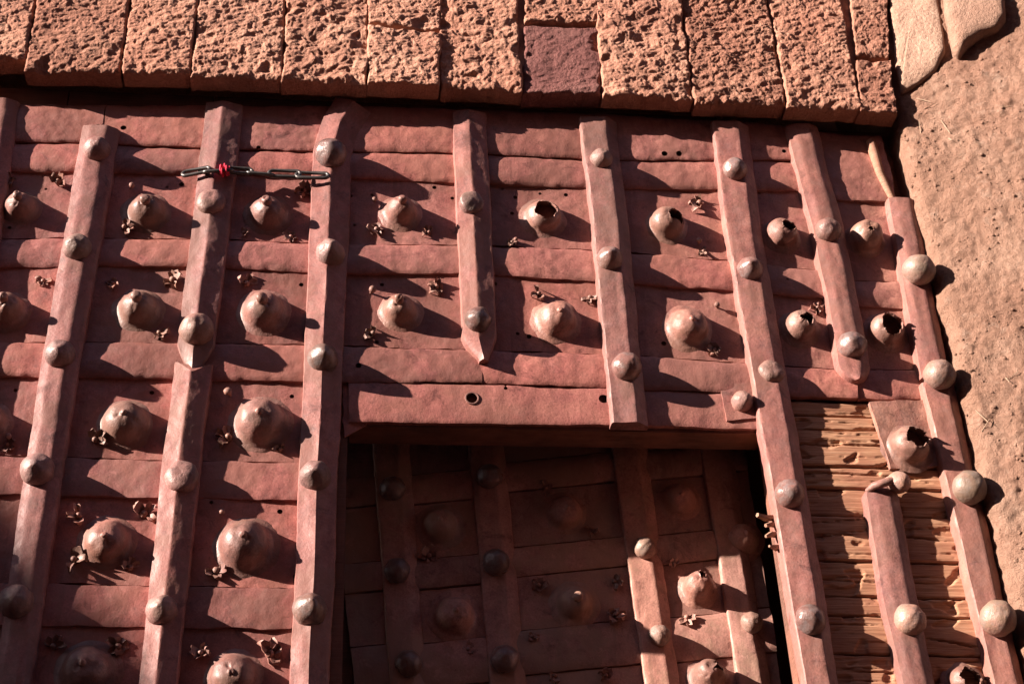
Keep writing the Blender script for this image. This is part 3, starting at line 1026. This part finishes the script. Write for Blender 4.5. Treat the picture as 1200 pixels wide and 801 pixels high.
def boss(px, py, r, ht=1.25, kind='nip', parent=None, plane=0.0, base=0.008, seed=None, hole=0.5, hdir=(0.3, 0.3), mat=None, ragged=0.12):
    seed = seed if seed is not None else random.uniform(0, 200)
    R = r * S(px, py) * 0.92
    H = R * ht * 0.95
    if kind == 'nip':
        pr = [(1.55, -0.05), (1.36, 0.02), (1.2, 0.07), (1.07, 0.16), (0.98, 0.29), (0.9, 0.45), (0.78, 0.62), (0.62, 0.76), (0.46, 0.85), (0.34, 0.89),
              (0.27, 0.91), (0.26, 0.98), (0.30, 1.06), (0.29, 1.15), (0.20, 1.23), (0.05, 1.26)]
        top = 1.2
    elif kind == 'dome':
        pr = [(1.5, -0.05), (1.32, 0.02), (1.17, 0.07), (1.06, 0.17), (0.99, 0.3), (0.92, 0.48), (0.8, 0.67), (0.64, 0.83), (0.44, 0.93), (0.24, 0.98), (0.15, 1.0), (0.135, 1.05), (0.09, 1.09), (0.03, 1.10)]
        top = 1.1
    else:
        pr = [(1.45, -0.05), (1.26, 0.02), (1.12, 0.07), (1.02, 0.16), (0.98, 0.3), (0.95, 0.48), (0.87, 0.66), (0.74, 0.82), (0.56, 0.94), (0.36, 1.0), (0.16, 1.02), (0.04, 1.03)]
        top = 1.0
    seg = 44
    fine_pr = []
    for q in range(len(pr) - 1):
        fine_pr += [pr[q], ((pr[q][0] + pr[q + 1][0]) / 2, (pr[q][1] + pr[q + 1][1]) / 2)]
    pr = fine_pr + [pr[-1]]
    x0, z0 = D(px, py, plane + base + H * top * 0.42)
    lx, lz = random.uniform(-0.1, 0.1), random.uniform(-0.12, 0.06)
    def wf(x, z, h):
        q = 0.06 * n3(x * 1.3, z * 1.3, seed + h * 0.8) + 0.03 * n3(x * 3.5, z * 3.5, seed + h * 2.5) + 0.014 * n3(x * 9, z * 9, seed + h * 7)
        hh = h * (1 + 0.08 * n3(x * 2, z * 2, seed + 3)) - (0.14 * max(0, n3(x * 3.6, z * 3.6, seed + 40) - 0.3) if h > 0.4 else 0)
        return (x * (1 + q) + lx * h, z * (1 + q) + lz * h, hh)
    V, Fc = [], []
    for (rr, h) in pr:
        for s in range(seg):
            a = math.tau * s / seg
            x, z, hh = wf(rr * math.cos(a), rr * math.sin(a), h)
            V.append((x * R, hh * H, z * R))
    n = len(pr)
    keep = []
    cut = (hdir[0], 0.95, hdir[1])
    for j in range(n - 1):
        for s in range(seg):
            w = (s + 1) % seg
            keep.append((j * seg + s, j * seg + w, (j + 1) * seg + w, (j + 1) * seg + s))
    keep.append(tuple((n - 1) * seg + s for s in range(seg)))
    if kind == 'broken':
        hx, hz = hdir[0] * R, hdir[1] * R
        hh = hole * R
        def inhole(f):
            mx = sum(V[q][0] for q in f) / len(f)
            mz = sum(V[q][2] for q in f) / len(f)
            my = sum(V[q][1] for q in f) / len(f)
            if my < 0.28 * H:
                return False
            an = math.atan2(mz - hz, mx - hx)
            rad = hh * (1 + ragged * 2.2 * n3(math.cos(an) * 1.6, math.sin(an) * 1.6, seed + 77))
            return math.hypot(mx - hx, mz - hz) < rad
        keep = [f for f in keep if not inhole(f)]
        # snap the rim to an even, ragged outline
        cnt = {}
        for f in keep:
            for i in range(len(f)):
                e = tuple(sorted((f[i], f[(i + 1) % len(f)])))
                cnt[e] = cnt.get(e, 0) + 1
        rim = set()
        for e, cn in cnt.items():
            if cn == 1 and min(e) >= seg:
                rim.update(e)
        for q in rim:
            x, y, z = V[q]
            an = math.atan2(z - hz, x - hx)
            rad = hh * (1 + ragged * 2.2 * n3(math.cos(an) * 1.6, math.sin(an) * 1.6, seed + 77)) * (1 + 0.05 * random.uniform(-1, 1))
            dd = math.hypot(x - hx, z - hz) + 1e-6
            tx, tz = hx + (x - hx) / dd * rad, hz + (z - hz) / dd * rad
            V[q] = (lerp(x, tx, 0.75), y + random.uniform(-0.03, 0.05) * H, lerp(z, tz, 0.75))
        # inner skin
        off = len(V)
        V2 = [(x * 0.9, y - 0.004 - 0.06 * H, z * 0.9) for x, y, z in V]
        for q in rim:
            x, y, z = V[q]
            V2[q] = (x * 0.94, y - 0.004, z * 0.94)
        inner = [tuple(off + q for q in f[::-1]) for f in keep]
        side = []
        for f in keep:
            for i in range(len(f)):
                a, b = f[i], f[(i + 1) % len(f)]
                if a in rim and b in rim and cnt.get(tuple(sorted((a, b)))) == 1:
                    side.append((b, a, off + a, off + b))
        V = V + V2
        keep = keep + inner + side
    W = [(x + x0, -(plane + base) - y, z + z0) for x, y, z in V]
    used = sorted({q for f in keep for q in f})
    mp = {q: i for i, q in enumerate(used)}
    o = mesh_obj('boss', [W[q] for q in used], [tuple(mp[q] for q in f) for f in keep], mat or M_BOSS, parent or sheet_at(px, py), sharp=None if kind != 'broken' else 55)
    if kind == 'broken':
        o['label'] = 'hollow boss with its top torn open'
    return o

for (px, py, r, ht, kd) in [
    (22, 237, 19, 1.5, 'nip'), (6, 357, 21, 1.5, 'nip'), (-18, 492, 24, 1.3, 'dome'), (-45, 632, 26, 1.3, 'nip'),
    (171, 241, 22, 1.35, 'nip'), (161, 356, 23, 1.4, 'nip'), (145, 491, 27, 1.1, 'dome'), (124, 630, 27, 1.15, 'dome'), (101, 783, 31, 1.1, 'dome'),
    (314, 244, 22, 1.35, 'nip'), (309, 358, 25, 1.4, 'nip'), (305, 490, 30, 1.15, 'dome'), (287, 634, 31, 1.2, 'dome'), (273, 790, 29, 1.15, 'dome'),
    (470, 242, 19, 1.5, 'nip'), (469, 358, 20, 1.5, 'nip'), (653, 371, 23.5, 1.15, 'dome'), (808, 378, 24, 1.15, 'dome')]:
    boss(px, py, r, ht, kd, ragged=0.1)
boss(637, 251, 22, 0.95, 'broken', hole=0.62, hdir=(0.12, 0.05))
boss(783, 259, 21, 1.2, 'broken', hole=0.50, hdir=(0.45, 0.10), ragged=0.2)
boss(917, 271, 20, 1.25, 'broken', hole=0.44, hdir=(0.30, 0.05))
boss(1016, 275, 21, 1.35, 'broken', hole=0.17, hdir=(0.0, -0.1))
boss(939, 380, 20, 1.3, 'broken', hole=0.40, hdir=(0.30, 0.1), ragged=0.3)
boss(1041, 385, 22, 1.25, 'broken', hole=0.66, hdir=(0.10, 0.05), ragged=0.15)
boss(1068, 518, 25, 1.3, 'broken', base=0.020, hole=0.62, hdir=(0.30, 0.05), ragged=0.3)
boss(1133, 797, 21, 1.3, 'broken', hole=0.72, hdir=(0.1, 0.0), parent=leaf, ragged=0.2)

# ---- rosettes and nails
def rosette_mesh(seed):
    rnd = random.Random(seed)
    V, Fc = [], []
    kn = [(0.30, 0.0), (0.30, 0.22), (0.22, 0.38), (0.06, 0.44)]
    v, f = lathe(kn, 7)
    V += v
    Fc += f
    Fc.append(tuple(len(V) - 7 + i for i in range(7)))
    n = rnd.choice((4, 5, 6, 7))
    for p in range(n):
        if rnd.random() < 0.2:
            continue
        a = math.tau * p / n + rnd.uniform(-0.15, 0.15)
        ln = rnd.uniform(0.75, 1.15)
        lift = rnd.uniform(0.05, 0.55)
        w = rnd.uniform(0.26, 0.46)
        b = len(V)
        ca, sa = math.cos(a), math.sin(a)
        for (t, ww, hh) in ((0.2, 0.6, 0.18), (0.55, 1.0, 0.18 + lift * 0.5), (0.85, 0.75, 0.1 + lift), (1.0, 0.25, lift * rnd.uniform(0.2, 0.9))):
            for (sd, dh) in ((-1, 0.10), (0, -0.06), (1, 0.10)):
                x, z = ln * t * ca - sd * w * ww * sa, ln * t * sa + sd * w * ww * ca
                V.append((x + rnd.uniform(-0.09, 0.09), -(hh + dh + rnd.uniform(-0.14, 0.14)), z + rnd.uniform(-0.09, 0.09)))
        m = len(V) - b
        for q in range(b, b + m):
            x, y, z = V[q]
            V.append((x * 0.97, y + 0.12, z * 0.97))
        for i in range(3):
            for j in range(2):
                A_, B_, C_, D_ = b + i * 3 + j, b + i * 3 + j + 1, b + (i + 1) * 3 + j + 1, b + (i + 1) * 3 + j
                Fc.append((A_, D_, C_, B_))
                Fc.append((A_ + m, B_ + m, C_ + m, D_ + m))
        for i in range(3):
            for j in (0, 2):
                A_, B_ = b + i * 3 + j, b + (i + 1) * 3 + j
                Fc.append((A_, A_ + m, B_ + m, B_) if j == 0 else (B_, B_ + m, A_ + m, A_))
        for j in range(2):
            A_, B_ = b + 9 + j, b + 10 + j
            Fc.append((A_, A_ + m, B_ + m, B_))
    me = bpy.data.meshes.new('rosette')
    me.from_pydata(V, [], Fc)
    me.polygons.foreach_set('use_smooth', [True] * len(me.polygons))
    me.set_sharp_from_angle(angle=math.radians(50))
    me.materials.append(M_ROSE)
    return me
ROS = [rosette_mesh(s) for s in range(8)]
nailp = [(0.35, -0.2), (0.32, 1.2), (0.5, 1.5), (0.85, 1.75), (1.0, 2.2), (0.9, 2.65), (0.6, 2.95), (0.2, 3.05)]
NAIL = stud_mesh('nail', nailp, 3.0, M_ROSE, seg=10, dentv=0.1)
def rosette(px, py, r, parent=None, plane=0.0):
    o = bpy.data.objects.new('rosette', random.choice(ROS))
    COL.objects.link(o)
    o.parent = parent or sheet_at(px, py)
    x, z = D(px, py, plane + 0.014)
    o.location = (x, -(plane + 0.007), z)
    s = r * S(px, py) * 1.2
    o.scale = (s, s * random.uniform(0.9, 1.6), s)
    o.rotation_euler = (random.uniform(-0.25, 0.25), random.uniform(0, 6.28), random.uniform(-0.25, 0.25))
def nail(px, py, r, parent=None, plane=0.0):
    o = bpy.data.objects.new('nail', NAIL)
    COL.objects.link(o)
    o.parent = parent or sheet_at(px, py)
    x, z = D(px, py, plane + 0.02)
    o.location = (x, -(plane + 0.005), z)
    s = r * S(px, py)
    o.scale = (s, s, s)
    o.rotation_euler = (random.uniform(-0.3, 0.3), random.uniform(0, 6.28), random.uniform(-0.3, 0.3))
for (px, py, r) in [(11, 210, 9), (69, 213, 11), (50, 328, 8), (145, 266, 9), (133, 332, 8), (203, 327, 11), (187, 389, 9), (112, 515, 11),
                    (92, 604, 11), (168, 601, 13), (87, 656, 13), (152, 664, 10), (63, 757, 11), (138, 756, 12),
                    (356, 223, 9), (289, 331, 10), (341, 276, 8), (286, 271, 7), (268, 512, 12), (328, 526, 7), (253, 667, 13), (235, 764, 11), (315, 765, 14),
                    (441, 268, 9), (510, 337, 9), (437, 390, 9), (503, 272, 7), (632, 343, 8), (692, 347, 8), (820, 238, 11), (838, 409, 8), (958, 360, 8),
                    (60, 400, 6), (8, 519, 8), (825, 293, 6), (600, 283, 6)]:
    rosette(px, py, r)
for (px, py, r) in [(152, 216, 3.5), (270, 460, 5), (257, 600, 3.5), (434, 340, 4.5), (604, 280, 2.6), (820, 282, 3.5), (842, 357, 3.5), (440, 232, 3), (8, 513, 4), (1010, 345, 2.5)]:
    nail(px, py, r)
# rim round the bolt hole above the wicket
hx, hz = D(553, 467, 0.014)
rr_ = 7.5 * S(553, 467)
tube('hole_rim', [(hx + rr_ * math.cos(q * math.tau / 20), -0.0165, hz + rr_ * math.sin(q * math.tau / 20)) for q in range(20)], 0.0022, M_STRAP, leaf, seg=6, closed=True)

# ------------------------------------------------------------------ wicket door, set back behind the opening
PW = -0.196
wick = thing('wicket_door', 'small iron-clad wicket door sagging in dark opening of the gate', 'door', (D(600, 801, PW)[0], -PW, 0.2))
WS = {
    'wa': dict(c=[(458, 515), (461, 560), (478, 801), (489, 960)], hw=23),
    'wb': dict(c=[(569, 515), (574, 560), (596, 801), (611, 960)], hw=23),
    'wc': dict(c=[(737, 515), (742, 560), (776, 801), (798, 960)], hw=23),
    'wd': dict(c=[(838, 515), (848, 580), (884, 801), (908, 960)], hw=21),
}
WO = {}
for kk, d in WS.items():
    WO[kk] = strap(kk, 'flat', parent=wick, h0=0.0, hs=0.022, mat=M_WICK, plane=PW, data=d)
    CL[kk] = [(y, x) for x, y in d['c']]
CL['wl'] = [(515, 385), (960, 432)]
CL['wr'] = [(515, 870), (560, 877), (801, 915), (960, 939)]
rows = [(495, 'p'), (537, 's'), (572, 'p'), (637, 's'), (672, 'p'), (735, 's'), (788, 'p'), (850, 's'), (900, 'p'), (960, None)]
wsheets = []
for l, r in (('wl', 'wa'), ('wa', 'wb'), ('wb', 'wc'), ('wc', 'wd'), ('wd', 'wr')):
    off = random.uniform(-2, 2)
    for i in range(len(rows) - 1):
        ya, kd = rows[i]
        yb = rows[i + 1][0]
        sa = [(380, ya + 29 + off), (670, ya + off), (940, ya - 27 + off)]
        sbm = [(380, yb + 29 + off), (670, yb + off), (940, yb - 27 + off)]
        def pt(key, seam, dy):
            y = 650
            for _ in range(4):
                x = xat(key, y)
                y = poly(seam, x) + dy
            return D(x, y, PW)
        c = [pt(l, sa, 1), pt(r, sa, 1), pt(r, sbm, -0.6), pt(l, sbm, -0.6)]
        if kd == 's':
            patch('strip', c, PW + 0.008, M_WICK, wick, prof=lambda u, v: 0.006 * math.sin(math.pi * v) ** 0.6, cell=0.006, thick=0.012, dent=((0.003, 9), (0.0012, 38)))
        else:
            o = patch('iron_sheet', c, PW + 0.004, M_WICK, wick, cell=0.006, thick=0.008, dent=((0.003, 7), (0.0012, 30)))
            wsheets.append((o, c))
SHEETS_MAIN = SHEETS
SHEETS = wsheets
def wsheet_at(px, py):
    x, z = D(px, py, PW)
    return min(wsheets, key=lambda q: (sum(p[0] for p in q[1]) / 4 - x) ** 2 + (sum(p[1] for p in q[1]) / 4 - z) ** 2)[0]
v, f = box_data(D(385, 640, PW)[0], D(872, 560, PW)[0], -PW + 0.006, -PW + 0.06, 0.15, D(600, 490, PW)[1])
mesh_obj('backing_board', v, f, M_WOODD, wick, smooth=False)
for (px, py, r, ht, kd) in [(517, 612, 23, 1.2, 'dome'), (533, 717, 25, 1.2, 'dome'), (662, 597, 22, 1.1, 'dome'), (675, 702, 23, 1.3, 'nip'), (797, 582, 22, 1.1, 'dome'), (872, 628, 21, 1.2, 'dome'), (560, 830, 24, 1.2, 'dome'), (690, 830, 24, 1.2, 'dome')]:
    boss(px, py, r, ht, kd, parent=wsheet_at(px, py), plane=PW, base=0.006, mat=M_WICK)
boss(820, 686, 20, 1.7, 'broken', parent=wsheet_at(820, 686), plane=PW, base=0.006, hole=0.3, hdir=(0.1, 0.55), mat=M_BOSS, ragged=0.4)
boss(832, 790, 22, 1.7, 'broken', parent=wsheet_at(832, 790), plane=PW, base=0.006, hole=0.3, hdir=(0.5, 0.3), mat=M_BOSS, ragged=0.4)
for key, lst in {'wa': [(460, 570, 16), (466, 666, 16), (479, 775, 17)], 'wb': [(574, 556, 16), (582, 656, 17), (592, 770, 18)],
                 'wc': [(757, 640, 14), (774, 743, 14)], 'wd': [(882, 728, 14)]}.items():
    for q in lst:
        stud(*q, 'domed' if key in ('wc', 'wd') else 'domeg', WO[key], base=0.021, plane=PW)
for (px, py, r) in [(502, 650, 11), (632, 685, 9), (625, 745, 7), (720, 680, 9), (722, 720, 11), (640, 570, 8), (695, 620, 8), (805, 722, 10), (548, 760, 9), (650, 790, 8), (710, 790, 8), (790, 660, 8)]:
    rosette(px, py, r, parent=wsheet_at(px, py), plane=PW)

# ------------------------------------------------------------------ chain across two straps
chain = thing('chain', 'steel chain with red thread tied on it, hooked between two straps', 'chain', P3(300, 203, 0.05))
def link(p0, p1, h0, h1, wid, face, rad=2.2):
    a, b = Vector(P3(*p0, h0)), Vector(P3(*p1, h1))
    ax = (b - a)
    L = ax.length
    ax.normalize()
    out = Vector((0, -1, 0))
    sidev = ax.cross(out).normalized()
    out = sidev.cross(ax).normalized()
    w = sidev * math.cos(face) + out * math.sin(face)
    sc = S(*p0)
    R = wid * sc / 2
    mid = (a + b) / 2
    half = max(0.001, L / 2 - R)
    pts = []
    for q in range(9):
        an = -math.pi / 2 + math.pi * q / 8
        pts.append(mid + ax * (half + R * math.cos(an)) + w * R * math.sin(an))
    for q in range(9):
        an = math.pi / 2 + math.pi * q / 8
        pts.append(mid + ax * (-half + R * math.cos(an)) + w * R * math.sin(an))
    return tube('link', pts, rad * sc, M_STEEL, chain, seg=8, closed=True)
link((214, 204), (246, 198), 0.030, 0.048, 10, 0.35)
link((239, 202), (273, 200), 0.046, 0.050, 8, 1.1)
link((266, 199), (296, 201), 0.049, 0.040, 10, 0.3)
link((290, 202), (320, 205), 0.042, 0.040, 8, 0.9)
link((315, 203), (352, 204), 0.040, 0.042, 10, 0.15)
link((347, 205), (385, 206), 0.042, 0.050, 10, 0.3)
tp = []
for q in range(90):
    t = q / 89
    p = Vector(P3(258 + 11 * t, 199.5 + 1.0 * math.sin(t * 9), 0.05))
    an = t * math.tau * 7
    r = 0.0105 + 0.0025 * math.sin(t * 31)
    tp.append(p + Vector((0, 0, 0.002 * math.sin(t * 17))) + Vector((0.001 * math.sin(t * 50), r * math.cos(an), r * math.sin(an))))
th = tube('thread', tp, 0.0022, M_THREAD, chain, seg=5)
th['label'] = 'bright red thread knotted round the chain'
